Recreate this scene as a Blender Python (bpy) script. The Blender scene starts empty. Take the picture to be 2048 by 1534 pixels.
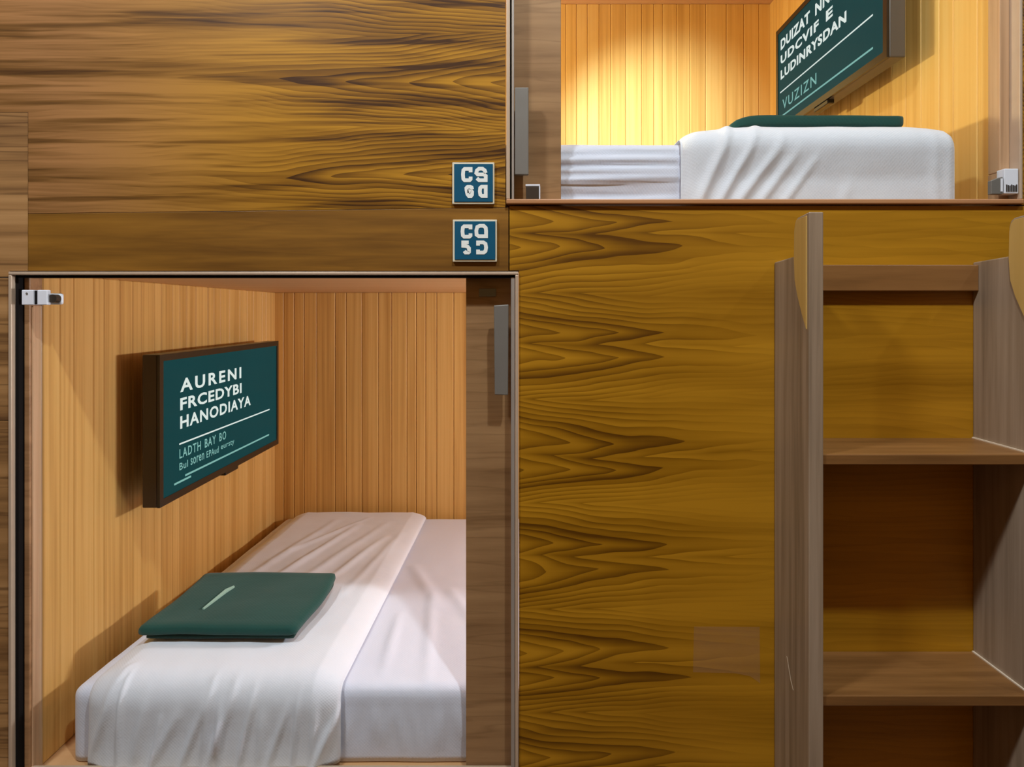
import bpy, bmesh, math, random
from mathutils import Vector, Matrix, noise

# ------------------------------------------------------------------ camera, world, exposure
EYE = 1.53           # camera height; the facade plane is y = 0, the corridor is y < 0, the pods are y > 0
SC = bpy.context.scene
COL = SC.collection
cam_d = bpy.data.cameras.new('camera')
cam_d.sensor_width = 36.0
cam_d.lens = 1300 / 2048 * 36.0
cam_d.shift_x = -16 / 2048
cam_d.shift_y = -142 / 2048
cam_d.clip_start = 0.02
cam = bpy.data.objects.new('camera', cam_d)
cam.location = (0, -1.3, EYE)
cam.rotation_euler = (math.pi / 2, 0, 0)
COL.objects.link(cam)
SC.camera = cam

w = bpy.data.worlds.new('world'); SC.world = w
w.use_nodes = True
w.node_tree.nodes['Background'].inputs[0].default_value = (0.9, 0.95, 1.0, 1)
w.node_tree.nodes['Background'].inputs[1].default_value = 0.05

vs = SC.view_settings
vs.view_transform = 'Standard'; vs.look = 'None'; vs.gamma = 1.0; vs.use_curve_mapping = False
vs.exposure = 0.0
cy = SC.cycles
cy.max_bounces = 6; cy.diffuse_bounces = 4; cy.glossy_bounces = 2; cy.transmission_bounces = 2; cy.transparent_max_bounces = 8

# lamps (their fixtures are built further down, at the same spots)
DOWNLIGHTS = [(0.42, -1.12, 34, (0.92, 0.975, 1.0)), (-1.10, -1.12, 38, (0.92, 0.955, 1.0)), (2.10, -1.12, 10, (0.92, 0.975, 1.0))]
CEIL = 3.40
LOWER_LAMP = dict(loc=(0.99, 0.52, EYE - 0.10), power=16.0, col=(0.92, 0.94, 1.0))
UPPER_LAMP = dict(loc=(-0.99, 0.56, EYE + 0.60), power=15.0, col=(1.0, 0.90, 0.58))
READ_LAMP = dict(loc=(-0.08, 0.16, EYE + 0.62), aim=(0.50, 1.30, EYE + 0.72), power=150.0, col=(0.64, 0.81, 1.0))

R = random.Random(7)

# ------------------------------------------------------------------ node helpers
def srgb(r, g, b):
    f = lambda c: (c / 255 / 12.92) if c / 255 <= 0.04045 else ((c / 255 + 0.055) / 1.055) ** 2.4
    return (f(r), f(g), f(b), 1)

class NT:
    def __init__(s, name):
        s.m = bpy.data.materials.new(name); s.m.use_nodes = True
        s.t = s.m.node_tree; s.t.nodes.clear()
        s.out = s.t.nodes.new('ShaderNodeOutputMaterial')
    def n(s, typ, **kw):
        nd = s.t.nodes.new(typ)
        for k, v in kw.items(): setattr(nd, k, v)
        return nd
    def put(s, sock, v):
        if isinstance(v, bpy.types.NodeSocket): s.t.links.new(v, sock)
        else: sock.default_value = v
    def m_(s, op, a, b=None, c=None):
        nd = s.n('ShaderNodeMath', operation=op)
        for i, v in enumerate((a, b, c)):
            if v is not None: s.put(nd.inputs[i], v)
        return nd.outputs[0]
    def ramp(s, fac, stops):
        nd = s.n('ShaderNodeValToRGB'); cr = nd.color_ramp
        while len(cr.elements) < len(stops): cr.elements.new(0.5)
        for e, (p, c) in zip(cr.elements, stops): e.position = p; e.color = c
        s.put(nd.inputs[0], fac); return nd.outputs[0]
    def mix(s, fac, a, b, mode='MIX'):
        nd = s.n('ShaderNodeMix', data_type='RGBA', blend_type=mode)
        s.put(nd.inputs[0], fac); s.put(nd.inputs[6], a); s.put(nd.inputs[7], b)
        return nd.outputs[2]
    def noise(s, vec, scale, detail=4, rough=0.55, dist=0.0):
        nd = s.n('ShaderNodeTexNoise'); s.put(nd.inputs['Vector'], vec)
        nd.inputs['Scale'].default_value = scale; nd.inputs['Detail'].default_value = detail
        nd.inputs['Roughness'].default_value = rough; nd.inputs['Distortion'].default_value = dist
        return nd.outputs[0]
    def xyz(s, x, y, z):
        nd = s.n('ShaderNodeCombineXYZ')
        for i, v in enumerate((x, y, z)): s.put(nd.inputs[i], v)
        return nd.outputs[0]
    def sep(s, v):
        nd = s.n('ShaderNodeSeparateXYZ'); s.put(nd.inputs[0], v); return nd.outputs
    def bsdf(s, col, rough=0.5, metal=0.0, bump=None, bump_d=0.002, spec=0.5, coat=0.0, **kw):
        p = s.n('ShaderNodeBsdfPrincipled')
        s.put(p.inputs['Base Color'], col); s.put(p.inputs['Roughness'], rough); s.put(p.inputs['Metallic'], metal)
        p.inputs['Specular IOR Level'].default_value = spec
        p.inputs['Coat Weight'].default_value = coat; p.inputs['Coat Roughness'].default_value = 0.15
        for k, v in kw.items(): s.put(p.inputs[k.replace('_', ' ')], v)
        if bump is not None:
            b = s.n('ShaderNodeBump'); b.inputs['Strength'].default_value = 0.5; b.inputs['Distance'].default_value = bump_d
            s.put(b.inputs['Height'], bump); s.t.links.new(b.outputs[0], p.inputs['Normal'])
        s.t.links.new(p.outputs[0], s.out.inputs[0]); return p

def cathedral(name, x0, direction, z0, period, dark, mid, light, sat=0.36, A=1.5, freq=15.0, edge=0.30, left=None, tip=0.12, fine=0.3, wob=0.10, pw=1.3, band=1.1, tipc=0.19, ringd=0.48, streak=0.0):
    """flat-cut veneer: rows of arrow-shaped growth rings that run out into straight horizontal grain"""
    t = NT(name)
    pos = t.n('ShaderNodeNewGeometry').outputs['Position']
    x, y, z = t.sep(pos)
    u = t.m_('MULTIPLY', t.m_('SUBTRACT', x, x0), float(direction))
    warp = t.noise(t.xyz(t.m_('MULTIPLY', x, 2.5), 0.3, t.m_('MULTIPLY', z, 7.0)), 1.0, 2, 0.4)
    warp = t.m_('SUBTRACT', warp, 0.5)
    vp = t.m_('ADD', t.m_('DIVIDE', t.m_('SUBTRACT', z, z0), period), t.m_('MULTIPLY', warp, 0.30))
    wv = t.m_('PINGPONG', vp, 0.5)
    w2 = t.m_('ABSOLUTE', t.m_('SUBTRACT', wv, tip))
    w2 = t.m_('POWER', w2, pw)
    us = t.m_('MULTIPLY', t.m_('SUBTRACT', 1.0, t.m_('EXPONENT', t.m_('DIVIDE', t.m_('MULTIPLY', u, -1.0), sat))), sat)
    g = t.m_('ADD', us, t.m_('MULTIPLY', w2, A))
    warp2 = t.noise(t.xyz(t.m_('MULTIPLY', x, 6), 1.7, t.m_('MULTIPLY', z, 14.0)), 1.0, 2, 0.45)
    g = t.m_('ADD', g, t.m_('MULTIPLY', warp2, wob))
    ring = t.m_('FRACT', t.m_('MULTIPLY', g, freq))
    ring = t.m_('POWER', ring, 1.6)                     # slow rise, sharp fall: latewood line
    # ring contrast is strongest inside the arrows
    inten = t.n('ShaderNodeMapRange', interpolation_type='SMOOTHSTEP')
    t.put(inten.inputs[0], t.m_('ADD', u, t.m_('MULTIPLY', wv, 0.45)))
    inten.inputs[1].default_value = edge; inten.inputs[2].default_value = edge + 0.28
    inten.inputs[3].default_value = 1.0; inten.inputs[4].default_value = 0.22
    fg = t.noise(t.xyz(t.m_('MULTIPLY', x, 3.0), 0.0, t.m_('MULTIPLY', z, 95.0)), 1.0, 6, 0.6)
    bands = t.noise(t.xyz(t.m_('MULTIPLY', x, 1.1), 4.0, t.m_('MULTIPLY', z, 17.0)), 1.0, 3, 0.5)
    f = t.m_('SUBTRACT', 0.83, t.m_('MULTIPLY', t.m_('MULTIPLY', ring, inten.outputs[0]), ringd))
    f = t.m_('ADD', f, t.m_('MULTIPLY', t.m_('SUBTRACT', fg, 0.5), fine))
    f = t.m_('ADD', f, t.m_('MULTIPLY', t.m_('SUBTRACT', bands, 0.5), band))
    gq = t.m_('DIVIDE', t.m_('SUBTRACT', g, t.m_('ADD', tipc, wob * 0.5)), 0.055)
    f = t.m_('SUBTRACT', f, t.m_('MULTIPLY', t.m_('MULTIPLY', t.m_('EXPONENT', t.m_('MULTIPLY', t.m_('MULTIPLY', gq, gq), -1.0)), inten.outputs[0]), 0.28))
    if streak > 0:                                      # thin dark pore streaks along the grain
        sv = t.noise(t.xyz(t.m_('MULTIPLY', x, 2.2), 7.0, t.m_('MULTIPLY', z, 52.0)), 1.0, 3, 0.5, 0.4)
        mr0 = t.n('ShaderNodeMapRange', interpolation_type='SMOOTHSTEP'); t.put(mr0.inputs[0], sv)
        mr0.inputs[1].default_value = 0.50; mr0.inputs[2].default_value = 0.68; mr0.inputs[3].default_value = 0.0; mr0.inputs[4].default_value = streak
        f = t.m_('SUBTRACT', f, mr0.outputs[0])
    col = t.ramp(f, [(0.15, dark), (0.55, mid), (0.95, light)])
    if left is not None:                                # the sheet turns browner towards one side
        mr = t.n('ShaderNodeMapRange', interpolation_type='SMOOTHSTEP')
        t.put(mr.inputs[0], x); mr.inputs[1].default_value = left[0]; mr.inputs[2].default_value = left[1]
        mr.inputs[3].default_value = 1.0; mr.inputs[4].default_value = 0.0
        col2 = t.ramp(f, [(0.15, left[2]), (0.55, left[3]), (0.95, left[4])])
        col = t.mix(mr.outputs[0], col, col2)
    t.bsdf(col, 0.42, spec=0.35)
    return t.m

def wood(name, dark, mid, light, axis='Z', grain=60.0, along=2.5, rough=0.45, contrast=1.0, bump=0.0006, lines=0.0, spec=0.4):
    """straight-grained wood; every object takes its own cut of the board"""
    t = NT(name)
    pos = t.n('ShaderNodeNewGeometry').outputs['Position']
    rnd = t.n('ShaderNodeObjectInfo').outputs['Random']
    x, y, z = t.sep(pos)
    k = {'X': (along, grain, grain), 'Y': (grain, along, grain), 'Z': (grain, grain, along)}[axis]
    off = t.m_('MULTIPLY', rnd, 37.0)
    v = t.xyz(t.m_('ADD', t.m_('MULTIPLY', x, k[0]), off), t.m_('ADD', t.m_('MULTIPLY', y, k[1]), off), t.m_('MULTIPLY', z, k[2]))
    a = t.noise(v, 1.0, 5, 0.6, 0.15)
    b = t.noise(v, 0.25, 3, 0.5)
    f = t.m_('ADD', t.m_('MULTIPLY', t.m_('SUBTRACT', a, 0.5), 1.0 * contrast), t.m_('MULTIPLY', t.m_('SUBTRACT', b, 0.5), 0.9 * contrast))
    f = t.m_('ADD', f, t.m_('ADD', 0.44, t.m_('MULTIPLY', rnd, 0.12)))
    col = t.ramp(f, [(0.1, dark), (0.5, mid), (0.9, light)])
    if lines > 0:                                        # thin dark pore lines along the grain
        ln = t.noise(v, 0.9, 2, 0.4)
        d = t.m_('ABSOLUTE', t.m_('SUBTRACT', ln, 0.5))
        d = t.m_('MULTIPLY', t.m_('SUBTRACT', 1.0, t.m_('MINIMUM', t.m_('MULTIPLY', d, 30.0), 1.0)), lines)
        col = t.mix(d, col, dark)
    t.bsdf(col, rough, spec=spec)
    return t.m

def plain(name, col, rough=0.5, metal=0.0, var=0.12, scale=30.0, spec=0.5, **kw):
    t = NT(name)
    pos = t.n('ShaderNodeNewGeometry').outputs['Position']
    nz = t.noise(pos, scale, 4, 0.6)
    c2 = tuple(v * (1 - var) for v in col[:3]) + (1,)
    t.bsdf(t.mix(nz, c2, col), t.m_('ADD', rough, t.m_('MULTIPLY', t.m_('SUBTRACT', nz, 0.5), 0.08)), metal, spec=spec, **kw)
    return t.m

def fabric(name, col, col2, weave=900.0, rough=0.9, sheen=0.25, bump=0.0002):
    t = NT(name)
    pos = t.n('ShaderNodeNewGeometry').outputs['Position']
    x, y, z = t.sep(pos)
    wv = t.m_('MULTIPLY', t.m_('SINE', t.m_('MULTIPLY', t.m_('ADD', y, z), weave)), t.m_('SINE', t.m_('MULTIPLY', x, weave)))
    nz = t.noise(pos, 7.0, 4, 0.55)
    p = t.bsdf(t.mix(nz, col, col2), rough, bump=t.m_('ADD', t.m_('MULTIPLY', wv, 0.15), t.noise(pos, 45.0, 5, 0.6)), bump_d=bump * 6, spec=0.2)
    p.inputs['Sheen Weight'].default_value = sheen
    return t.m

def emit(name, col, strength):
    t = NT(name)
    pos = t.n('ShaderNodeNewGeometry').outputs['Position']
    nz = t.noise(pos, 4.0, 2)
    c2 = tuple(v * 0.92 for v in col[:3]) + (1,)
    e = t.n('ShaderNodeEmission'); t.put(e.inputs[0], t.mix(nz, col, c2)); e.inputs[1].default_value = strength
    t.m.cycles.emission_sampling = 'NONE'
    t.t.links.new(e.outputs[0], t.out.inputs[0]); return t.m

def screen_mat(name, col, strength):
    t = NT(name)
    pos = t.n('ShaderNodeNewGeometry').outputs['Position']
    nz = t.noise(pos, 3.0, 3)
    c2 = tuple(v * 0.8 for v in col[:3]) + (1,)
    cc = t.mix(nz, col, c2)
    p = t.bsdf(srgb(2, 14, 17), 0.5, spec=0.04)
    t.put(p.inputs['Emission Color'], cc); p.inputs['Emission Strength'].default_value = strength
    t.m.cycles.emission_sampling = 'NONE'
    return t.m

def glass_mat(name, tint, refl=0.06):
    t = NT(name)
    tr = t.n('ShaderNodeBsdfTransparent'); tr.inputs[0].default_value = tint
    gl = t.n('ShaderNodeBsdfGlossy'); gl.inputs['Roughness'].default_value = 0.02
    lw = t.n('ShaderNodeLayerWeight'); lw.inputs[0].default_value = 0.5
    fac = t.m_('ADD', 0.012, t.m_('MULTIPLY', t.m_('POWER', lw.outputs['Facing'], 4.0), 0.35))
    mx = t.n('ShaderNodeMixShader'); t.put(mx.inputs[0], fac)
    t.t.links.new(tr.outputs[0], mx.inputs[1]); t.t.links.new(gl.outputs[0], mx.inputs[2])
    t.t.links.new(mx.outputs[0], t.out.inputs[0]); return t.m

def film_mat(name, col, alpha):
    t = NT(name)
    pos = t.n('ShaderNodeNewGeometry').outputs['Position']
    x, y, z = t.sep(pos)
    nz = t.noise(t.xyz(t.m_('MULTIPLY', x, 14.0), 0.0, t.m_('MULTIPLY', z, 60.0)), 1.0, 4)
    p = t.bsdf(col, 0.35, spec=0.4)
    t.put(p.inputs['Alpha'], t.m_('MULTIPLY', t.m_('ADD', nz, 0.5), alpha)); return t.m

M = {}
M['veneer'] = cathedral('veneer_gold', -0.02, 1, EYE - 0.062, 0.214, srgb(92, 56, 2), srgb(146, 100, 10), srgb(184, 132, 26))
M['veneer_top'] = cathedral('veneer_walnut', -0.028, -1, EYE + 0.275, 0.19, srgb(66, 37, 3), srgb(136, 92, 16), srgb(186, 134, 34),
                            sat=0.5, A=1.9, freq=14.0, edge=0.40, tip=0.0, fine=0.8, pw=1.35, band=1.3, tipc=0.3, streak=0.38,
                            left=(-0.98, -0.40, srgb(56, 32, 12), srgb(116, 80, 38), srgb(164, 118, 72)))
M['rail'] = wood('rail_walnut', srgb(90, 57, 12), srgb(138, 95, 30), srgb(168, 120, 44), 'X', 30, 2.0, contrast=1.1, lines=0.25)
M['column'] = wood('column_oak', srgb(92, 62, 34), srgb(158, 118, 72), srgb(188, 146, 96), 'X', 42, 1.5, contrast=1.1, lines=0.75)
M['jamb'] = wood('jamb_walnut', srgb(112, 78, 48), srgb(160, 120, 82), srgb(184, 142, 100), 'X', 40, 3.0, contrast=0.9, lines=0.3)
M['beige'] = wood('jamb_beige', srgb(150, 116, 84), srgb(196, 160, 124), srgb(212, 180, 146), 'Z', 60, 2.0, contrast=0.9)
M['plank'] = wood('pine_plank', srgb(180, 126, 58), srgb(220, 170, 96), srgb(236, 190, 118), 'Z', 70, 1.2, contrast=0.8, rough=0.5)
M['plank_up'] = wood('lit_pine_plank', srgb(200, 144, 66), srgb(238, 190, 104), srgb(247, 208, 130), 'Z', 70, 1.2, contrast=0.7, rough=0.5)  # same wood as the lower pod, with the lamp light put into the colour
M['cream'] = wood('pod_board', srgb(186, 136, 90), srgb(212, 164, 116), srgb(222, 178, 130), 'X', 30, 1.0, contrast=0.5)
M['ladder'] = wood('ladder_walnut', srgb(104, 88, 70), srgb(150, 130, 108), srgb(178, 158, 136), 'Z', 60, 2.0, contrast=0.9, rough=0.36, spec=0.5)
M['tread'] = wood('tread_walnut', srgb(88, 56, 26), srgb(132, 92, 50), srgb(156, 112, 64), 'X', 46, 3.0, contrast=0.8, rough=0.38, spec=0.5)
M['grip'] = wood('lit_grip_wood', srgb(168, 132, 66), srgb(196, 160, 90), srgb(210, 176, 108), 'Z', 50, 2.0, contrast=0.5, rough=0.35)  # paler ladder wood: light caught by the carved post edge, put into the colour
M['champagne'] = plain('champagne_metal', srgb(206, 184, 160), 0.38, 0.2, 0.15)
M['alu'] = plain('brushed_aluminium', srgb(190, 186, 180), 0.35, 0.5, 0.15)
M['gasket'] = plain('black_rubber', srgb(12, 9, 9), 0.8, spec=0.2)
M['steel'] = plain('hinge_steel', srgb(232, 238, 248), 0.4, 0.0, 0.05)
M['steel_dark'] = plain('handle_steel', srgb(128, 126, 120), 0.45, 0.3, 0.1)
M['dark'] = plain('dark_metal', srgb(70, 62, 54), 0.4, 0.4)
M['tvbody'] = plain('tv_plastic', srgb(52, 38, 32), 0.32, 0.0, 0.2)
M['tvside'] = plain('tv_side', srgb(96, 92, 88), 0.35, 0.2, 0.1)
M['bezel'] = plain('tv_bezel', srgb(26, 24, 26), 0.25, 0.0, 0.2)
M['screen'] = screen_mat('tv_screen', srgb(10, 72, 76), 0.8)
M['print'] = emit('screen_print', srgb(238, 246, 240), 0.95)
M['print_dim'] = emit('screen_print_dim', srgb(150, 205, 196), 0.8)
M['signface'] = plain('sign_blue', srgb(0, 88, 120), 0.3, 0.0, 0.15)
M['signedge'] = plain('sign_edge', srgb(228, 222, 196), 0.4)
M['signglyph'] = plain('sign_white', srgb(240, 246, 242), 0.4, 0.0, 0.04)
M['sheet'] = fabric('white_sheet', srgb(226, 229, 244), srgb(218, 221, 240))
M['duvet'] = fabric('white_duvet', srgb(234, 237, 246), srgb(226, 229, 242))
M['green'] = fabric('green_cloth', srgb(20, 64, 58), srgb(28, 78, 72), 700, 0.8, 0.15)
M['green_dark'] = fabric('green_cloth_dark', srgb(18, 52, 46), srgb(22, 60, 54), 700, 0.8, 0.1)
M['mark'] = plain('pale_print', srgb(170, 205, 190), 0.5)
M['plaster'] = plain('plaster', srgb(206, 198, 186), 0.9, 0.0, 0.05, 6)
M['floor'] = wood('corridor_floor', srgb(80, 58, 40), srgb(122, 92, 64), srgb(150, 116, 84), 'X', 30, 2.0)
M['glass'] = glass_mat('door_glass', (0.97, 0.985, 0.98, 1))
M['film'] = film_mat('reflection_film', srgb(200, 160, 120), 0.12)  # pale reflection, painted as a thin see-through layer
M['lampbody'] = plain('lamp_white', srgb(230, 226, 218), 0.4)
M['pale'] = plain('pale_light_leak', srgb(226, 210, 186), 0.5)
M['scuff'] = plain('scuffed_wood', srgb(200, 180, 152), 0.6)
M['oak_sill'] = wood('sill_wood', srgb(140, 92, 56), srgb(184, 132, 88), srgb(200, 150, 106), 'X', 40, 2.0, contrast=0.6)
def lamp_glow(name, c): return emit(name, (*c, 1), 6.0)

# ------------------------------------------------------------------ object helpers
def wloc(o):
    v = Vector(o.location)
    while o.parent: o = o.parent; v += Vector(o.location)
    return v

def link(name, me, mat, parent=None, origin=None, smooth=False):
    """mesh given in world coordinates; its origin goes to `origin` (or to the centre of its base)"""
    vs_ = [v.co for v in me.vertices]
    lo = Vector([min(v[i] for v in vs_) for i in range(3)]); hi = Vector([max(v[i] for v in vs_) for i in range(3)])
    og = Vector(origin) if origin is not None else Vector(((lo.x + hi.x) / 2, (lo.y + hi.y) / 2, lo.z))
    me.transform(Matrix.Translation(-og))
    if mat is not None: me.materials.append(M[mat] if isinstance(mat, str) else mat)
    if smooth:
        for p in me.polygons: p.use_smooth = True
    o = bpy.data.objects.new(name, me); COL.objects.link(o)
    if parent is not None:
        o.parent = parent; o.location = og - wloc(parent)
    else: o.location = og
    return o

def empty(name, loc):
    o = bpy.data.objects.new(name, None); o.empty_display_size = 0.05
    o.location = loc; COL.objects.link(o); return o

def tag(o, label, cat=None, group=None, kind=None):
    o['label'] = label
    if cat: o['category'] = cat
    if group: o['group'] = group
    if kind: o['kind'] = kind
    return o

def from_bm(bm, name):
    bmesh.ops.recalc_face_normals(bm, faces=bm.faces)
    me = bpy.data.meshes.new(name); bm.to_mesh(me); bm.free(); return me

def box(name, a, b, mat, parent=None, bevel=0.0, seg=2, **kw):
    bm = bmesh.new()
    bmesh.ops.create_cube(bm, size=1.0)
    for v in bm.verts:
        v.co = Vector([(a[i] + b[i]) / 2 + v.co[i] * (b[i] - a[i]) for i in range(3)])
    if bevel > 0:
        bmesh.ops.bevel(bm, geom=bm.edges[:], offset=bevel, segments=seg, profile=0.5, affect='EDGES')
    return link(name, from_bm(bm, name), mat, parent, **kw)

def prism(name, pts, axis, lo, hi, mat, parent=None, bevel=0.0, **kw):
    """polygon extruded along an axis: axis Y takes (x,z) points, axis X takes (y,z), axis Z takes (x,y)"""
    bm = bmesh.new()
    mk = {'Y': lambda p, h: (p[0], h, p[1]), 'X': lambda p, h: (h, p[0], p[1]), 'Z': lambda p, h: (p[0], p[1], h)}[axis]
    A = [bm.verts.new(mk(p, lo)) for p in pts]; B = [bm.verts.new(mk(p, hi)) for p in pts]
    bm.faces.new(A); bm.faces.new(B[::-1])
    for i in range(len(pts)):
        j = (i + 1) % len(pts); bm.faces.new((A[i], B[i], B[j], A[j]))
    if bevel > 0:
        bmesh.ops.recalc_face_normals(bm, faces=bm.faces)
        bmesh.ops.bevel(bm, geom=bm.edges[:], offset=bevel, segments=2, profile=0.5, affect='EDGES')
    return link(name, from_bm(bm, name), mat, parent, **kw)

def cyl(name, p0, p1, r, mat, parent=None, r2=None, seg=24, bevel=0.0, **kw):
    bm = bmesh.new(); p0 = Vector(p0); p1 = Vector(p1); d = p1 - p0
    bmesh.ops.create_cone(bm, cap_ends=True, segments=seg, radius1=r, radius2=r if r2 is None else r2, depth=d.length)
    q = Vector((0, 0, 1)).rotation_difference(d.normalized()).to_matrix().to_4x4()
    bmesh.ops.transform(bm, matrix=Matrix.Translation((p0 + p1) / 2) @ q, verts=bm.verts)
    return link(name, from_bm(bm, name), mat, parent, **kw)

def F(px): return (px - 1040) / 1000.0              # facade x of a column
def H(py): return EYE + (625 - py) / 1000.0         # facade z of a row

# ------------------------------------------------------------------ corridor shell
def slab(name, a, b, mat, label):
    return tag(box(name, a, b, mat), label, kind='structure')
slab('floor', (-2.2, -1.9, -0.05), (2.2, 1.5, 0.0), 'floor', 'brown corridor floor in front of the sleeping pods')
slab('ceiling', (-2.2, -1.9, CEIL), (2.2, 1.5, CEIL + 0.05), 'plaster', 'pale corridor ceiling above the sleeping pods')
slab('wall_opposite', (-2.2, -1.95, 0), (2.2, -1.9, CEIL), 'rail', 'wooden corridor wall facing the sleeping pods')

# facade: veneer panels with open joints between them
front = tag(empty('wall_front', (0, 0.011, 0)), 'wood panelled front of the stacked sleeping pods', kind='structure')
def panel(name, pts, mat, label=None, y0=0.0, y1=0.022):
    o = prism(name, [(F(a), H(b)) for a, b in pts], 'Y', y0, y1, mat, front, bevel=0.0006)
    if label: o['label'] = label
    return o
L, RR, T, B = -1160, 3240, -1244, 2155
panel('panel', [(L, T), (1011, T), (1011, 414.8), (56, 427), (56, 225), (L, 225)], 'veneer_top', 'large walnut veneer panel left of the upper pod')
panel('panel', [(L, 225.4), (55.4, 225.4), (55.4, 542), (19, 542), (19, 554), (L, 554)], 'column')
panel('panel', [(L, 555.5), (19, 555.5), (19, 840), (L, 840)], 'column')
panel('panel', [(L, 841.5), (19, 841.5), (19, B), (L, B)], 'column')
panel('panel', [(56, 427.6), (1017, 415.4), (1017, 542), (56, 542)], 'rail', 'narrow walnut rail above the lower pod opening')
panel('panel', [(1019, 412), (RR, 412), (RR, B), (1038, B), (1038, 541), (1019, 541)], 'veneer', 'golden veneer panel with arrow-shaped grain behind the ladder')
panel('panel', [(2043, T), (RR, T), (RR, 410), (2043, 410)], 'veneer_top')
panel('panel', [(1013, T), (2042, T), (2042, -611), (1013, -611)], 'veneer_top')
panel('panel', [(20, 1561), (1036, 1561), (1036, B), (20, B)], 'rail')

# ------------------------------------------------------------------ pod shells of single planks
def planks_y(wall, x, y0, y1, z0, z1, face, mat, wmin=0.035, wmax=0.085):
    """vertical planks side by side along y; face = +1 shows towards +x"""
    y = y0
    while y < y1 - 1e-4:
        wd = min(R.uniform(wmin, wmax), y1 - y)
        if y1 - (y + wd) < 0.02: wd = y1 - y
        xa, xb = (x - 0.014, x) if face > 0 else (x, x + 0.014)
        box('plank', (xa, y + 0.0005, z0), (xb, y + wd - 0.0005, z1), mat, wall, bevel=0.0022, seg=1)
        y += wd
def planks_x(wall, y, x0, x1, z0, z1, mat, wmin=0.035, wmax=0.085):
    x = x0
    while x < x1 - 1e-4:
        wd = min(R.uniform(wmin, wmax), x1 - x)
        if x1 - (x + wd) < 0.02: wd = x1 - x
        box('plank', (x + 0.0005, y, z0), (x + wd - 0.0005, y + 0.014, z1), mat, wall, bevel=0.0022, seg=1)
        x += wd
def wall(name, loc, label): return tag(empty(name, loc), label, kind='structure')

LX0, LX1, LYB = -0.9965, 1.04, 1.344
LZ0, LZ1 = EYE - 0.945, EYE + 0.0814
w_ = wall('wall_left', (LX0, 0.7, LZ0), 'pine plank end wall inside the lower pod behind the screen')
planks_y(w_, LX0, 0.058, LYB, LZ0, LZ1, 1, 'plank')
w_ = wall('wall_back', (0, LYB, LZ0), 'pine plank rear wall inside the lower pod')
planks_x(w_, LYB, LX0 - 0.014, LX1, LZ0, LZ1, 'plank')
slab('wall_head', (LX1, 0.03, LZ0), (LX1 + 0.014, LYB + 0.014, LZ1), 'plank', 'head end wall of the lower pod behind the veneer panel')
slab('ceiling_lower_pod', (LX0 - 0.014, 0.024, LZ1), (LX1 + 0.014, LYB + 0.014, LZ1 + 0.02), 'cream', 'smooth wood ceiling of the lower pod')
slab('floor_lower_pod', (LX0 - 0.014, 0.03, LZ0 - 0.02), (LX1 + 0.014, LYB + 0.014, LZ0), 'cream', 'wooden floor of the lower pod under the mattress')

UX0, UX1, UYB = -1.04, 1.0, 1.30
UZ0, UZ1 = EYE + 0.205, EYE + 1.235
w_ = wall('wall_right', (UX1, 0.7, UZ0), 'lamp-lit toned pine plank end wall inside the upper pod behind the screen')
planks_y(w_, UX1, 0.058, UYB, UZ0, UZ1, -1, 'plank_up')
w_ = wall('wall_back_upper', (0, UYB, UZ0), 'lamp-lit toned pine plank rear wall inside the upper pod')
planks_x(w_, UYB, UX0, UX1 + 0.014, UZ0, UZ1, 'plank_up')
slab('wall_head_upper', (UX0 - 0.014, 0.03, UZ0), (UX0, UYB + 0.014, UZ1), 'plank_up', 'head end wall of the upper pod behind the walnut panel')
slab('ceiling_upper_pod', (UX0 - 0.014, 0.024, UZ1), (UX1 + 0.014, UYB + 0.014, UZ1 + 0.02), 'cream', 'smooth wood ceiling of the upper pod')
slab('floor_upper_pod', (UX0 - 0.014, 0.024, UZ0 - 0.02), (UX1 + 0.014, UYB + 0.014, UZ0), 'cream', 'wooden floor of the upper pod under the mattress')

# ------------------------------------------------------------------ opening trims
def trim(name, label, loc): return tag(empty(name, loc), label, kind='structure')
# lower opening
t1 = trim('trim_1', 'thin champagne metal frame around the lower pod opening', (F(528), 0, H(1560)))
box('frame_strip', (F(20), -0.005, H(550)), (F(1037), 0.03, H(543.5)), 'champagne', t1, 0.0015)
box('frame_strip', (F(20), -0.005, H(1560)), (F(26.5), 0.03, H(550)), 'champagne', t1, 0.0015)
box('frame_strip', (F(1030.5), -0.005, H(1560)), (F(1037), 0.03, H(550)), 'champagne', t1, 0.0015)
box('frame_strip', (F(26.5), -0.005, H(1560)), (F(1030.5), 0.03, H(1551)), 'champagne', t1, 0.0015)
box('gasket', (F(26.5), 0.006, H(1551)), (F(32.5), 0.032, H(550)), 'gasket', t1)
box('gasket', (F(26.5), 0.006, H(555)), (F(1030.5), 0.03, H(550)), 'gasket', t1)
box('glazing_channel', (F(1022), 0.0, H(1551)), (F(1029.5), 0.02, H(555)), 'alu', t1, 0.001)
t2 = trim('trim_2', 'dark walnut jamb board right of the lower pod bed', (F(980), 0.04, LZ0))
k = 1.335 / 1.3
box('board', (F(1040 - 108 * k), 0.035, LZ0), (F(1031), 0.056, LZ1), 'jamb', t2, 0.001)
box('strike_plate', (F(1040 - 82 * k), 0.031, EYE + 0.033), (F(1040 - 48 * k), 0.0349, EYE + 0.049), 'steel_dark', t2, 0.0006)
t3 = trim('trim_3', 'narrow wooden jamb left of the lower pod door', (F(50), 0.04, LZ0))
box('board', (F(32.5), 0.02, LZ0), (F(44), 0.056, LZ1), 'jamb', t3, 0.002)
box('board', (F(45), 0.026, LZ0), (F(1040 - 974 * 1.33 / 1.3), 0.052, H(611)), 'beige', t3, 0.002)
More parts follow.
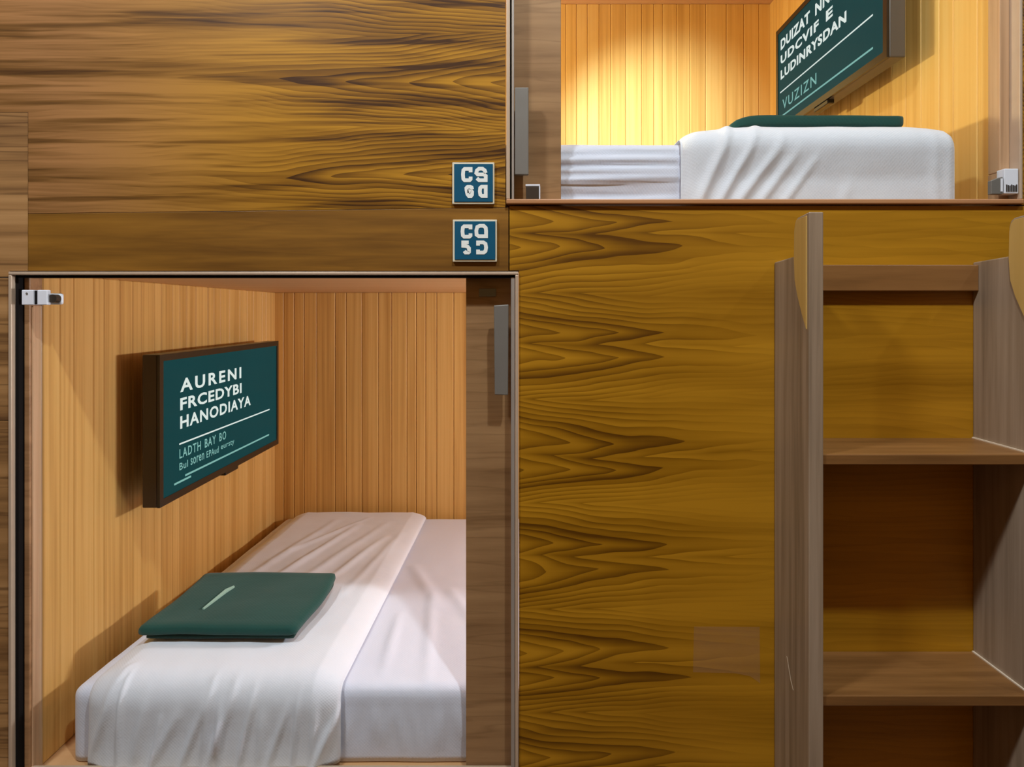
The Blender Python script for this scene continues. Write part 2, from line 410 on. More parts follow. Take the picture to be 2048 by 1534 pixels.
# upper opening
t4 = trim('trim_4', 'thin metal frame around the upper pod opening', (F(1528), 0, H(410)))
box('frame_strip', (F(1012.5), -0.005, H(399)), (F(1020), 0.03, H(-606)), 'champagne', t4, 0.0015)
box('frame_strip', (F(1012.5), -0.009, H(409)), (F(2042), 0.03, H(399.5)), 'oak_sill', t4, 0.002)
box('frame_strip', (F(2036), -0.005, H(399)), (F(2042), 0.03, H(-606)), 'champagne', t4, 0.0015)
box('frame_strip', (F(1012.5), -0.005, H(-606)), (F(2042), 0.03, H(-612)), 'champagne', t4, 0.0015)
box('gasket', (F(1020), 0.008, H(399)), (F(1023), 0.03, H(-606)), 'gasket', t4)
box('glazing_channel', (F(1023), 0.0, H(399)), (F(1028), 0.02, H(-606)), 'alu', t4, 0.001)
t5 = trim('trim_5', 'walnut jamb board left of the upper pod bed', (F(1075), 0.04, UZ0))
box('board', (F(1024), 0.035, UZ0), (F(1040 + 82 * k), 0.056, UZ1), 'jamb', t5, 0.001)
t6 = trim('trim_6', 'narrow beige jamb right of the upper pod door', (F(2020), 0.04, UZ0))
box('board', (F(1040 + 961 * 1.32 / 1.3), 0.022, H(339)), (F(2036), 0.056, UZ1), 'beige', t6, 0.002)
box('board', (F(1040 + 961 * 1.32 / 1.3), 0.026, UZ0), (F(2036), 0.056, H(339.5)), 'beige', t6, 0.001)

# ------------------------------------------------------------------ glass doors
d1 = tag(empty('door_1', (F(535), 0.012, H(1550.5))), 'clear glass door of the lower pod with hinge on the left and grey pull handle', kind='structure')
box('pane', (F(71), 0.008, H(1550.5)), (F(1019), 0.016, H(556)), 'glass', d1, 0.0008)
hb = box('hinge', (F(46), -0.004, H(610)), (F(69.5), 0.024, H(580)), 'steel', d1, 0.0015)
hb['label'] = 'bright steel glass clamp hinge'
box('hinge_leaf', (F(77), -0.004, H(610)), (F(97), 0.007, H(580)), 'steel', hb, 0.0015)
box('knuckle', (F(69.5), 0.0, H(609)), (F(77), 0.006, H(581)), 'gasket', hb)
box('rear_clamp', (F(75), 0.017, H(609)), (F(111), 0.026, H(586)), 'steel', hb, 0.004)
cyl('hinge_stud', (F(103), 0.016, H(597)), (F(103), 0.002, H(597)), 0.0085, 'dark', hb)
cyl('screw', (F(57), -0.0052, H(587)), (F(57), -0.0035, H(587)), 0.002, 'steel_dark', hb, seg=12)
hh = prism('pull_handle', [(F(988), H(611)), (F(1017), H(609)), (F(1016), H(790)), (F(989.5), H(789))], 'Y', -0.004, 0.007, 'steel_dark', d1, 0.0015)
hh['label'] = 'flat grey pull handle'
d2 = tag(empty('door_2', (F(1530), 0.012, H(398))), 'clear glass door of the upper pod with hinge on the right and grey pull handle', kind='structure')
box('pane', (F(1029), 0.008, H(398.5)), (F(2003), 0.016, H(-600)), 'glass', d2, 0.0008)
hb = box('hinge', (F(2006), -0.004, H(388)), (F(2034), 0.018, H(338)), 'steel', d2, 0.0015)
hb['label'] = 'bright steel glass clamp hinge'
prism('hinge_leaf', [(F(1980), H(389)), (F(2003), H(389)), (F(2003), H(354)), (F(1994), H(356)), (F(1980), H(362))], 'Y', -0.004, 0.007, 'steel_dark', hb, 0.0012)
box('polished_insert', (F(1998), -0.005, H(384)), (F(2002), -0.0035, H(358)), 'steel', hb)
for i in range(7):
    x0 = 2009 + i * 3.3
    box('reflected_bar', (F(x0), -0.0052, H(384)), (F(x0 + 1.9), -0.0036, H(370 + (i % 3))), 'dark', hb)  # pattern reflected in the hinge, painted as dark bars
box('hinge', (F(1980), -0.004, H(-560)), (F(2034), 0.007, H(-590)), 'steel', d2, 0.0015)
box('pull_handle', (F(1030), -0.004, H(350)), (F(1057), 0.007, H(176)), 'steel_dark', d2, 0.0015)
lk = box('door_catch', (F(1052), -0.004, H(398.8)), (F(1078), 0.007, H(373)), 'dark', d2, 0.001)
box('catch_cap', (F(1051), -0.0045, H(373)), (F(1080), 0.0075, H(369.5)), 'steel', lk, 0.0006)
box('catch_cap', (F(1078), -0.0045, H(398.8)), (F(1080.3), 0.0075, H(373)), 'steel', lk, 0.0004)

# ------------------------------------------------------------------ bedding
def drape(name, x0, x1, path, mat, parent=None, nx=120, step=0.012, end_r=0.02, folds=(), noise_amp=0.002, puff=None, inner=None, seed=0, closed=False, cap=True):
    """cloth skin swept over a (y,z) path between x0 and x1; folds are ridges (s0,t0,s1,t1,width,height) in the unrolled cloth"""
    pts = [Vector((0, p[0], p[1])) for p in path]
    cum = [0.0]
    for a, b in zip(pts, pts[1:]): cum.append(cum[-1] + (b - a).length)
    n = max(2, int(cum[-1] / step)); samp = []
    j = 0
    for i in range(n + 1):
        t = cum[-1] * i / n
        while j < len(cum) - 2 and cum[j + 1] < t: j += 1
        f = (t - cum[j]) / max(1e-9, cum[j + 1] - cum[j]); samp.append((t, pts[j].lerp(pts[j + 1], f)))
    nor = []
    for i in range(n + 1):
        a = samp[max(0, i - 1)][1]; b = samp[min(n, i + 1)][1]; d = (b - a).normalized()
        nor.append(Vector((0, -d.z, d.y)))       # path runs front..back: outward is to its left
    sgn = 1.0
    def disp(x, t):
        h = 0.0
        for (s0, t0, s1, t1, wd, am) in folds:
            dx, dt = s1 - s0, t1 - t0; L2 = dx * dx + dt * dt
            q = ((x - s0) * dx + (t - t0) * dt) / L2
            qc = min(1.0, max(0.0, q))
            px, pt = s0 + dx * qc, t0 + dt * qc
            dd = math.hypot(x - px, t - pt) / wd
            if dd < 3: h += am * math.exp(-dd * dd) * (0.35 + 0.65 * math.sin(math.pi * min(1, max(0, qc * 0.9 + 0.1))))
        h += noise_amp * noise.fractal(Vector((x * 6 + seed, t * 6, seed)), 1.0, 2.0, 3)
        return h
    bm = bmesh.new(); rows = []
    def end(s):
        e = min(s - x0, x1 - s)
        if e >= end_r: return 0.0
        q = 1 - max(0.0, e) / end_r
        return -end_r * (1 - math.sqrt(max(0.0, 1 - q * q)))
    xs = []
    m = 6
    for i in range(m): xs.append(x0 + end_r * (1 - math.cos(i / m * math.pi / 2)))
    for i in range(nx + 1): xs.append(x0 + end_r + (x1 - x0 - 2 * end_r) * i / nx)
    for i in range(m - 1, -1, -1): xs.append(x1 - end_r * (1 - math.cos(i / m * math.pi / 2)))
    for x in xs:
        r = []
        for i, (t, p) in enumerate(samp):
            h = end(x) + disp(x, t)
            if puff: h = max(0.0008, h + puff(x, t, cum[-1]))
            q = p + nor[i] * sgn * h
            r.append(bm.verts.new((x, q.y, q.z)))
        rows.append(r)
    for a, b in zip(rows, rows[1:]):
        for i in range(n): bm.faces.new((a[i], b[i], b[i + 1], a[i + 1]))
    if cap:
        for r in (rows[0], rows[-1]):
            c = bm.verts.new(sum((v.co for v in r), Vector()) / len(r))
            for i in range(n): bm.faces.new((r[i], r[i + 1], c))
            bm.faces.new((r[n], r[0], c))
    if cap:                                     # flat underside: a solid block
        for a, b in zip(rows, rows[1:]): bm.faces.new((a[0], b[0], b[n], a[n]))
    else:                                       # inner skin that follows what the cloth lies on
        inn = [[bm.verts.new((r[i].co.x, samp[i][1].y, samp[i][1].z)) for i in range(n + 1)] for r in rows]
        for a, b in zip(inn, inn[1:]):
            for i in range(n): bm.faces.new((a[i], a[i + 1], b[i + 1], b[i]))
        for r, q in ((rows[0], inn[0]), (rows[-1], inn[-1])):
            for i in range(n): bm.faces.new((r[i], r[i + 1], q[i + 1], q[i]))
        for a, b, c, d in zip(rows, rows[1:], inn, inn[1:]):
            for i in (0, n): bm.faces.new((a[i], b[i], d[i], c[i]))
    return link(name, from_bm(bm, name), mat, parent, smooth=True)

def arc(cy, cz, r, a0, a1, n=8):
    return [(cy + r * math.cos(math.radians(a0 + (a1 - a0) * i / n)), cz + r * math.sin(math.radians(a0 + (a1 - a0) * i / n))) for i in range(n + 1)]

def bed_path(yf, yb, zb, zf_top, zb_top, r):
    """from the front bottom edge up, over the top and down the back"""
    return [(yf, zb)] + arc(yf + r, zf_top - r, r, 180, 90) + arc(yb - r, zb_top - r, r, 90, 0) + [(yb, zb)]

# lower mattress: top runs slightly down to the back
FR = random.Random(3)
ft = 0.12                                       # arc length where the top starts
mf = [(-0.25, 0.62, -0.20, 0.18, 0.014, 0.006), (-0.32, 0.50, -0.30, 0.20, 0.012, 0.006), (-0.20, 0.66, -0.08, 0.36, 0.016, 0.006),
      (-0.12, 0.60, -0.05, 0.40, 0.012, 0.005), (-0.34, 0.85, -0.22, 0.55, 0.018, 0.006), (-0.15, 0.9, -0.12, 0.7, 0.02, 0.004)]
for i in range(13):
    x = -0.36 + i * 0.022 + FR.uniform(-.008, .008)
    mf.append((x, 0.105, x + FR.uniform(-0.02, 0.02), FR.uniform(0.0, 0.05), FR.uniform(.005, .010), FR.uniform(.002, .005)))
mat_l = drape('mattress', -0.945, 1.0, bed_path(0.064, 1.32, LZ0 + 0.003, EYE - 0.788, EYE - 0.826, 0.022), 'sheet', nx=260, end_r=0.025, folds=mf, noise_amp=0.002, seed=2)
tag(mat_l, 'low mattress in a white fitted sheet inside the lower pod', 'mattress')
df = []
# long diagonal creases on the far half, fan of creases down the front
for (s0, t0, s1, t1, wd, am) in [(-0.80, 0.62, -0.70, 1.25, .016, .006), (-0.72, 0.62, -0.60, 1.2, .014, .007), (-0.64, 0.60, -0.50, 1.22, .018, .006),
                                 (-0.56, 0.62, -0.47, 1.05, .014, .006), (-0.75, 0.9, -0.58, 1.3, .012, .005), (-0.48, 0.55, -0.42, 1.1, .014, .004)]:
    df.append((s0, t0, s1, t1, wd, am))
for i in range(15):
    x = -0.84 + i * 0.032 + FR.uniform(-.01, .01)
    df.append((x + FR.uniform(-.01, .03), FR.uniform(.10, .17), x + FR.uniform(-.05, .0), -0.01, FR.uniform(.005, .011), FR.uniform(.005, .011)))
def puff_l(x, t, tot):
    q = 1 - abs((x + 0.635) / 0.262)
    h = 0.030 * min(1.0, max(0.0, q) * 5) ** 0.5
    return h * (0.75 + 0.25 * min(1, max(0, (1.5 - t) / 1.0)))
dl = drape('duvet', -0.897, -0.373, [p for p in bed_path(0.0545, 1.305, LZ0 + 0.012, EYE - 0.7815, EYE - 0.819, 0.024)][:-6], 'duvet', nx=150, step=0.010, end_r=0.006, folds=df, noise_amp=0.003, puff=puff_l, seed=5, cap=False)
tag(dl, 'white duvet folded lengthwise over the left side of the lower mattress', 'duvet')

# upper bed, seen from below its top
uf = []
for i, zt in enumerate([0.022, 0.05, 0.068, 0.090, 0.112]):
    uf.append((-0.1, zt + FR.uniform(-.004, .004), 0.33, zt + [0.004, 0.02, 0.008, 0.0, 0.0][i], [.012, .010, .008, .009, .012][i], [.006, .009, .008, .011, .010][i]))
for zz, x1_ in ((0.040, 0.33), (0.066, 0.335), (0.103, 0.33), (0.127, 0.335)):
    uf.append((-0.1, zz - 0.012, x1_, zz, .0035, -.007))
mat_u = drape('mattress', -1.0, 0.872, bed_path(0.064, 1.28, UZ0 + 0.003, EYE + 0.356, EYE + 0.35, 0.02), 'sheet', nx=220, end_r=0.025, folds=uf, noise_amp=0.002, seed=11, step=0.006)
tag(mat_u, 'mattress in a white sheet inside the upper pod', 'mattress')
uf2 = []
for (x0_, z0_, x1_, z1_, wd, am) in [(0.36, -.01, 0.44, 0.17, .010, .010), (0.40, -.01, 0.49, 0.15, .008, .009), (0.435, -.01, 0.54, 0.13, .008, .009), (0.48, -.01, 0.57, 0.11, .007, .007), (0.53, -.01, 0.61, 0.10, .007, .006),
                                     (0.66, 0.0, 0.68, 0.05, .012, .003), (0.86, 0.0, 0.85, 0.14, .012, .004)]:
    uf2.append((x0_, z0_, x1_, z1_, wd, am))
def puff_u(x, t, tot):
    a = min(1.0, max(0.0, (x - 0.338) / 0.16)); b = min(1.0, max(0.0, (0.903 - x) / 0.10))
    top = min(1.0, max(0.0, (t - 0.06) / 0.08))
    return 0.012 * min(1, (a * 6)) ** .5 * min(1, b * 6) ** .5 + top * 0.016 * (a ** 0.6) * (b ** 0.5)
du = drape('duvet', 0.335, 0.905, [p for p in bed_path(0.0545, 1.27, UZ0 + 0.012, EYE + 0.3635, EYE + 0.358, 0.022)][:-6], 'duvet', nx=150, step=0.010, end_r=0.006, folds=uf2, noise_amp=0.002, puff=puff_u, seed=9, cap=False)
tag(du, 'plump white duvet bunched at the right end of the upper mattress', 'duvet')

# ------------------------------------------------------------------ folded green cloths
def soft_block(name, a, b, r, mat, parent, n=(26, 22, 5), fn=None, smooth=True):
    bm = bmesh.new()
    c = Vector([(a[i] + b[i]) / 2 for i in range(3)]); hf = Vector([(b[i] - a[i]) / 2 for i in range(3)])
    verts = {}
    def vert(i, j, k2):
        key = (i, j, k2)
        if key in verts: return verts[key]
        p = Vector((-hf.x + 2 * hf.x * i / n[0], -hf.y + 2 * hf.y * j / n[1], -hf.z + 2 * hf.z * k2 / n[2]))
        inn = Vector([max(-(hf[q] - r), min(hf[q] - r, p[q])) for q in range(3)])
        d = p - inn
        if d.length > 1e-9: p = inn + d.normalized() * r
        p = p + c
        if fn: p = fn(p)
        verts[key] = bm.verts.new(p); return verts[key]
    for i in range(n[0]):
        for j in range(n[1]):
            for k2 in (0, n[2]): bm.faces.new([vert(i, j, k2), vert(i + 1, j, k2), vert(i + 1, j + 1, k2), vert(i, j + 1, k2)])
    for i in range(n[0]):
        for k2 in range(n[2]):
            for j in (0, n[1]): bm.faces.new([vert(i, j, k2), vert(i + 1, j, k2), vert(i + 1, j, k2 + 1), vert(i, j, k2 + 1)])
    for j in range(n[1]):
        for k2 in range(n[2]):
            for i in (0, n[0]): bm.faces.new([vert(i, j, k2), vert(i, j + 1, k2), vert(i, j + 1, k2 + 1), vert(i, j, k2 + 1)])
    return link(name, from_bm(bm, name), mat, parent, smooth=smooth)

# lower cloth
zc = EYE - 0.7475
g1 = tag(empty('folded_cloth', (-0.685, 0.34, zc)), 'folded dark green cloth with a pale stripe lying on the lower duvet', 'folded cloth')
def wob(seed, amp):
    def fn(p):
        q = p.copy(); q.z += amp * noise.noise(Vector((p.x * 9 + seed, p.y * 9, 0)))
        q.x += 0.006 * math.sin(p.y * 16 + seed) ; return q
    return fn
soft_block('folded_layer', (-0.852, 0.186, zc), (-0.512, 0.480, zc + 0.011), 0.005, 'green_dark', g1, fn=wob(1, 0.001))
soft_block('folded_layer', (-0.866, 0.176, zc + 0.0105), (-0.503, 0.492, zc + 0.034), 0.011, 'green', g1, fn=wob(2, 0.003))
zt = zc + 0.0375
pr = prism('print', [(-0.763, 0.262), (-0.759, 0.262), (-0.747, 0.36), (-0.741, 0.388), (-0.745, 0.392), (-0.757, 0.37)], 'Z', zt - 0.006, zt - 0.0005, 'mark', g1)
pr['label'] = 'thin pale printed stripe'
# upper cloth, edge on
zu = EYE + 0.398
g2 = tag(empty('folded_cloth', (0.60, 0.26, zu)), 'folded green cloth lying on the upper duvet below the screen', 'folded cloth')
def wob2(p):
    q = p.copy(); f = min(1.0, max(0.0, (0.52 - p.x) / 0.06)); q.z -= f * f * 0.018 * (1 if p.z > zu + 0.012 else 0.2)
    q.z += 0.0015 * noise.noise(Vector((p.x * 8, p.y * 8, 3))); return q
soft_block('folded_layer', (0.470, 0.135, zu), (0.838, 0.40, zu + 0.009), 0.004, 'green_dark', g2)
soft_block('folded_layer', (0.462, 0.120, zu + 0.008), (0.842, 0.41, zu + 0.036), 0.009, 'green', g2, fn=wob2)

# ------------------------------------------------------------------ lettering
def text_mesh(name, body, origin, ux, uz, width, height, depth, mat, parent, bold=0.0, spacing=1.0):
    cu = bpy.data.curves.new('txt', 'FONT'); cu.body = body; cu.size = 1.0; cu.offset = bold; cu.resolution_u = 3
    cu.space_character = spacing
    tmp = bpy.data.objects.new('txt', cu); COL.objects.link(tmp)
    dg = bpy.context.evaluated_depsgraph_get()
    me = bpy.data.meshes.new_from_object(tmp.evaluated_get(dg))
    bpy.data.objects.remove(tmp); bpy.data.curves.remove(cu)
    xs_ = [v.co.x for v in me.vertices]; ys_ = [v.co.y for v in me.vertices]
    ax, bx, ay, by = min(xs_), max(xs_), min(ys_), max(ys_)
    ux = Vector(ux); uz = Vector(uz); nn = ux.cross(uz)
    for v in me.vertices:
        v.co = Vector(origin) + ux * ((v.co.x - ax) / (bx - ax) * width) + uz * ((v.co.y - ay) / (by - ay) * height) + nn * depth
    me.materials.clear()
    return link(name, me, mat, parent)

def television(label, xface, sign, y0, y1, z0, z1, thick, lines, rules, sidemat, wallx):
    """flat screen on an end wall; sign = +1 looks towards +x"""
    tv = tag(empty('television', (xface - sign * thick, (y0 + y1) / 2, z0)), label, 'television')
    back = xface - sign * thick
    lo, hi = sorted((back, xface - sign * 0.004))
    box('housing', (lo, y0, z0), (hi, y1, z1), sidemat, tv, 0.003)
    bz = 0.017
    lo, hi = sorted((xface - sign * 0.0045, xface + sign * 0.002))
    bm = bmesh.new()
    def addbox(a, b):
        r_ = bmesh.ops.create_cube(bm, size=1.0)
        for v in r_['verts']: v.co = Vector([(a[i] + b[i]) / 2 + v.co[i] * (b[i] - a[i]) for i in range(3)])
    addbox((lo, y0, z1 - bz), (hi, y1, z1)); addbox((lo, y0, z0), (hi, y1, z0 + bz * 1.1))
    addbox((lo, y0, z0 + bz * 1.1), (hi, y0 + bz, z1 - bz)); addbox((lo, y1 - bz, z0 + bz * 1.1), (hi, y1, z1 - bz))
    link('bezel', from_bm(bm, 'bezel'), 'bezel', tv)
    lo, hi = sorted((xface - sign * 0.0042, xface))
    sc_ = box('screen', (lo, y0 + bz, z0 + bz * 1.1), (hi, y1 - bz, z1 - bz), 'screen', tv)
    sc_['label'] = 'teal screen with white lettering'
    ux = (0, sign, 0)
    for (body, ya, wd, zb, ht, mt, bold, sp) in lines:
        words = body.split(' '); tot = sum(len(q) for q in words) + 0.8 * (len(words) - 1); at = 0.0
        for q in words:
            text_mesh('lettering', q, (xface, ya + sign * wd * at / tot, zb), ux, (0, 0, 1), wd * (len(q) - 0.15) / tot, ht, 0.0006, mt, sc_, bold, sp)
            at += len(q) + 0.8
    for (ya, yb, z, th, mt) in rules:
        lo, hi = sorted((xface + sign * 0.0002, xface + sign * 0.0008)); a, b = sorted((ya, yb))
        box('ruled_line', (lo, a, z - th / 2), (hi, b, z + th / 2), mt, sc_)
    lo, hi = sorted((xface - sign * 0.022, xface - sign * 0.001))
    yc = y0 + (y1 - y0) * 0.52
    box('sensor', (lo, yc - 0.045, z0 - 0.012), (hi, yc + 0.045, z0 + 0.001), 'bezel', tv, 0.003)
    lo, hi = sorted((wallx, back + sign * 0.002)); ym = (y0 + y1) / 2; zm = (z0 + z1) / 2
    br = box('wall_bracket', (lo, ym - 0.07, zm - 0.06), (hi, ym + 0.07, zm + 0.06), 'dark', tv, 0.003)
    return tv

E = EYE
television('flat screen with ruled white text on the left wall of the lower pod', -0.8965, 1, 0.314, 1.108, E - 0.486, E - 0.105, 0.042,
    [('AURENI', 0.414, 0.385, E - 0.211, 0.036, 'print', 0.028, 1.3), ('FRCEDYBI', 0.414, 0.385, E - 0.259, 0.033, 'print', 0.028, 1.1),
     ('HANODIAYA', 0.414, 0.456, E - 0.308, 0.034, 'print', 0.028, 1.15), ('LADTH BAY BO', 0.410, 0.275, E - 0.385, 0.025, 'print_dim', 0.015, 1.2),
     ('Bul soren EPAud eursty', 0.410, 0.33, E - 0.416, 0.019, 'print_dim', 0.01, 1.1)],
    [(0.410, 1.025, E - 0.3465, 0.004, 'print'), (0.44, 1.02, E - 0.436, 0.005, 'print_dim'), (0.385, 0.47, E - 0.446, 0.005, 'print_dim')], 'tvbody', LX0)
television('flat screen with ruled white text on the right wall of the upper pod', 0.895, -1, 0.283, 0.968, E + 0.622, E + 0.978, 0.045,
    [('DUIZAT NNI', 0.930, 0.375, E + 0.898, 0.036, 'print', 0.04, 1.1), ('UDCVIF E', 0.930, 0.378, E + 0.849, 0.031, 'print', 0.04, 1.15),
     ('LUDINRYSDAN', 0.930, 0.455, E + 0.797, 0.032, 'print', 0.04, 1.1), ('VUZIZN', 0.915, 0.26, E + 0.690, 0.034, 'print_dim', 0.01, 1.2)],
    [(0.934, 0.348, E + 0.755, 0.004, 'print'), (0.925, 0.348, E + 0.671, 0.005, 'print_dim')], 'tvside', UX1)

# ------------------------------------------------------------------ pod number signs
GL = {
 'C': ([(1, .70), (1, 1), (.22, 1), (.05, .88), (0, .5), (.05, .12), (.22, 0), (.85, 0), (1, .1), (1, .32)], False),
 'S': ([(1, .62), (.9, .85), (.65, 1), (.3, 1), (.06, .84), (0, .62), (.15, .5), (.8, .5), (1, .38), (1, 0), (.3, 0), (.06, .18)], False),
 '6': ([(1, .72), (.92, .93), (.7, 1), (.25, 1), (.02, .86), (.06, .6), (.2, .2), (.45, 0), (.8, 0), (.98, .15), (1, .45), (.85, .53), (.2, .53)], False),
 '0': ([(.3, 1), (1, 1), (1, 0), (.35, 0), (.08, .14), (0, .5), (.06, .86)], True),
 'O': ([(.35, 1), (.75, 1), (.97, .8), (1, .5), (1, 0), (.25, 0), (.03, .14), (0, .55), (.1, .88)], True),
 '5': ([(.95, 1), (0, 1), (0, .66), (.45, .64), (.8, .56), (1, .42), (1, .06), (.9, 0), (.4, 0), (.2, .16)], False),
 'D': ([(0, .68), (0, 1), (.65, 1), (.92, .86), (1, .5), (.92, .14), (.7, 0), (0, 0), (0, .3)], False),
}
def glyph(ch, x0, x1, z0, z1, y, parent, wd=0.0073):
    pts, closed = GL[ch]; hw = wd / 2
    P = [Vector((x0 + hw + p[0] * (x1 - x0 - wd), z0 + hw + p[1] * (z1 - z0 - wd))) for p in pts]
    n = len(P); bm = bmesh.new(); rows = []
    for i in range(n):
        a = P[(i - 1) % n] if (closed or i > 0) else None
        b = P[(i + 1) % n] if (closed or i < n - 1) else None
        d0 = (P[i] - a).normalized() if a is not None else (b - P[i]).normalized()
        d1_ = (b - P[i]).normalized() if b is not None else d0
        n0 = Vector((-d0.y, d0.x)); n1 = Vector((-d1_.y, d1_.x)); mv = (n0 + n1)
        if mv.length < 1e-6: mv = n0
        mv.normalize(); sc_ = min(1.45, 1 / max(0.3, mv.dot(n0)))
        rows.append([(P[i] + mv * hw * sc_), (P[i] - mv * hw * sc_)])
    V = [[bm.verts.new((q.x, yy, q.y)) for yy in (y, y - 0.0008) for q in r] for r in rows]
    for i in range(n if closed else n - 1):
        A_, B_ = V[i], V[(i + 1) % n]
        for (p, q) in ((0, 1), (1, 3), (3, 2), (2, 0)): bm.faces.new((A_[p], A_[q], B_[q], B_[p]))
    if not closed:
        for r in (V[0], V[-1]): bm.faces.new((r[0], r[1], r[3], r[2]))
    return link('numeral', from_bm(bm, 'numeral'), 'signglyph', parent)

def sign(label, l, t, r, b, glyphs):
    s = tag(empty('number_sign', (F((l + r) / 2), 0, H(b))), label, 'sign')
    box('backplate', (F(l), -0.006, H(b)), (F(r), -0.0002, H(t)), 'signedge', s, 0.0012)
    f = box('face', (F(l + 4), -0.0075, H(b - 4)), (F(r - 3), -0.0055, H(t + 3.5)), 'signface', s, 0.0006)
    for (ch, a, c, d, e) in glyphs: glyph(ch, F(a), F(c), H(e), H(d), -0.0074, f)
sign('square teal sign reading C S 6 0, upper of the two', 905, 326, 989, 409,
     [('C', 923, 945.5, 336, 365.8), ('S', 949.5, 975.5, 335.5, 365.8), ('6', 929.5, 948.5, 371.5, 397.3), ('0', 956.5, 975.5, 371.3, 397)])
sign('square teal sign reading C 0 5 D, lower of the two', 906, 440, 994, 524,
     [('C', 922, 945.3, 450, 478), ('O', 949.5, 976.2, 449, 477), ('5', 923.5, 942.3, 482, 509.5), ('D', 953, 976.3, 482, 509.5)])

# ------------------------------------------------------------------ step ladder against the veneer
SX0, SX1, TX1, TX2 = 0.508, 0.534, 0.905, 0.931
lad = tag(empty('step_ladder', ((SX0 + TX2) / 2, -0.08, 0)), 'dark wooden step ladder with raised hand posts against the golden veneer', 'ladder')
prof = [(-0.0008, 0.0), (-0.0008, E + 0.100), (-0.095, E + 0.104), (-0.0965, E + 0.13), (-0.097, E + 0.158), (-0.101, E + 0.169), (-0.110, E + 0.1735), (-0.157, E + 0.177), (-0.157, 0.0)]
for i, (a, b) in enumerate(((SX0, SX1), (TX1, TX2))):
    st = prism('side_board', prof, 'X', a, b, 'ladder', lad, bevel=0.0022)
    gp = [(-0.150, E + 0.1715), (-0.112, E + 0.170), (-0.104, E + 0.164), (-0.100, E + 0.15), (-0.0985, E + 0.10), (-0.102, E + 0.06), (-0.114, E + 0.03), (-0.132, E - 0.002), (-0.150, E - 0.03)]
    x = a
    g = prism('hand_grip', gp, 'X', x - 0.0022, x + 0.001, 'grip', st, bevel=0.0008)
    if i == 0:
        prism('scuff', [(-0.061, E - 0.655), (-0.064, E - 0.655), (-0.082, E - 0.69), (-0.092, E - 0.702), (-0.080, E - 0.692)], 'X', x - 0.0004, x + 0.001, 'scuff', st)
rail = box('top_rail', (SX1, -0.018, E + 0.0425), (TX1, -0.0008, E + 0.094), 'tread', lad, 0.0015)
for zt_ in (0.2505, 0.677, 1.104):
    tr = box('tread', (SX1, -0.152, E - zt_ - 0.019), (TX1, -0.0008, E - zt_), 'tread', lad, 0.002)
    box('light_leak_strip', (TX1 - 0.0035, -0.150, E - zt_ - 0.001), (TX1, -0.003, E - zt_ + 0.0022), 'pale', tr)  # bright line of leaking light beside the tread, painted as a pale strip

# ------------------------------------------------------------------ pale reflection on the veneer, painted as a translucent film
st = prism('reflection_patch', [(F(1388), H(1253)), (F(1519), H(1254)), (F(1520), H(1366)), (F(1500), H(1352)), (F(1470), H(1346)), (F(1386), H(1344))], 'Y', -0.0006, -0.0001, 'film')
tag(st, 'faint rectangular reflection painted as translucent film on the veneer left of the ladder', 'reflection patch')

# ------------------------------------------------------------------ lamps
def area(name, loc, rot_to, size, size_y, power, col, parent, spread=180):
    l = bpy.data.lights.new(name, 'AREA'); l.shape = 'RECTANGLE'; l.size = size; l.size_y = size_y
    l.energy = power; l.color = col; l.spread = math.radians(spread)
    o = bpy.data.objects.new(name, l); COL.objects.link(o)
    o.parent = parent; o.location = Vector(loc) - wloc(parent)
    o.rotation_euler = Vector(rot_to).to_track_quat('-Z', 'Y').to_euler(); return o

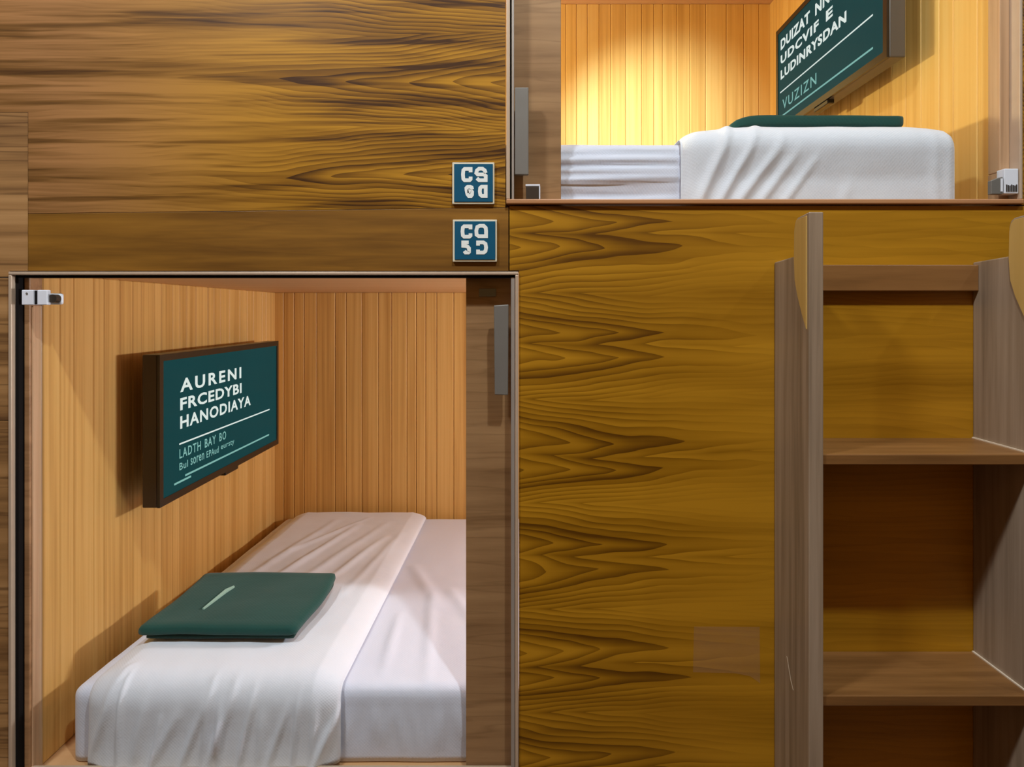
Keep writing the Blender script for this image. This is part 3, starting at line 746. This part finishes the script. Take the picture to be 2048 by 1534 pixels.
for i, (x, y, p, c) in enumerate(DOWNLIGHTS):
    k_ = 3.0 if i == 1 else 1.0
    d = tag(empty('downlight', (x, y, CEIL - 0.012)), ['round ceiling downlight above the ladder', 'large round ceiling light above the walnut panel', 'round ceiling downlight at the right end of the corridor'][i], 'light', 'corridor downlights')
    cyl('rim', (x, y, CEIL - 0.010), (x, y, CEIL - 0.0005), 0.07 * k_, 'lampbody', d, r2=0.075 * k_, seg=32)
    cyl('diffuser', (x, y, CEIL - 0.0118), (x, y, CEIL - 0.0095), 0.055 * k_, lamp_glow('downlight_glow', c), d, seg=32)
    l = bpy.data.lights.new('downlight_lamp', 'AREA'); l.shape = 'DISK'; l.size = 0.09 * k_; l.energy = p; l.color = c
    o = bpy.data.objects.new('downlight_lamp', l); COL.objects.link(o); o.parent = d; o.location = (0, 0, -0.004)

def bedside(label, spec, sgn):
    x, y, z = spec['loc']
    b = tag(empty('wall_lamp', (x, y, z - 0.06)), label, 'lamp')
    lo, hi = sorted((x + sgn * 0.001, x + sgn * 0.05))
    box('lamp_base', (lo, y - 0.12, z - 0.055), (hi, y + 0.12, z + 0.055), 'lampbody', b, 0.006)
    lo, hi = sorted((x - sgn * 0.006, x + sgn * 0.002))
    box('diffuser', (lo, y - 0.105, z - 0.04), (hi, y + 0.105, z + 0.04), lamp_glow('wall_lamp_glow', spec['col']), b, 0.002)
    area('wall_lamp_light', (x - sgn * 0.012, y, z), (-sgn, 0, 0), 0.20, 0.07, spec['power'], spec['col'], b)
bedside('wall lamp at the head end of the lower pod', LOWER_LAMP, 1)
bedside('wall lamp at the head end of the upper pod', UPPER_LAMP, -1)

rl = READ_LAMP; p = Vector(rl['loc']); aim = (Vector(rl['aim']) - p).normalized()
r_ = tag(empty('reading_lamp', (p.x, 0.0225, p.z)), 'small reading lamp on the inner side of the upper pod front', 'lamp')
cyl('base', (p.x, 0.0225, p.z - 0.03), (p.x, 0.034, p.z - 0.03), 0.03, 'lampbody', r_)
cyl('arm', (p.x, 0.034, p.z - 0.03), p - aim * 0.05, 0.006, 'alu', r_, seg=12)
sh = cyl('shade', p - aim * 0.055, p, 0.018, 'lampbody', r_, r2=0.034)
cyl('bulb', p, p + aim * 0.003, 0.028, lamp_glow('reading_glow', rl['col']), r_)
l = bpy.data.lights.new('reading_light', 'SPOT'); l.energy = rl['power']; l.color = rl['col']; l.spot_size = math.radians(38); l.spot_blend = 1.0; l.shadow_soft_size = 0.025
o = bpy.data.objects.new('reading_light', l); COL.objects.link(o); o.parent = r_; o.location = p + aim * 0.03 - wloc(r_)
o.rotation_euler = aim.to_track_quat('-Z', 'Y').to_euler()
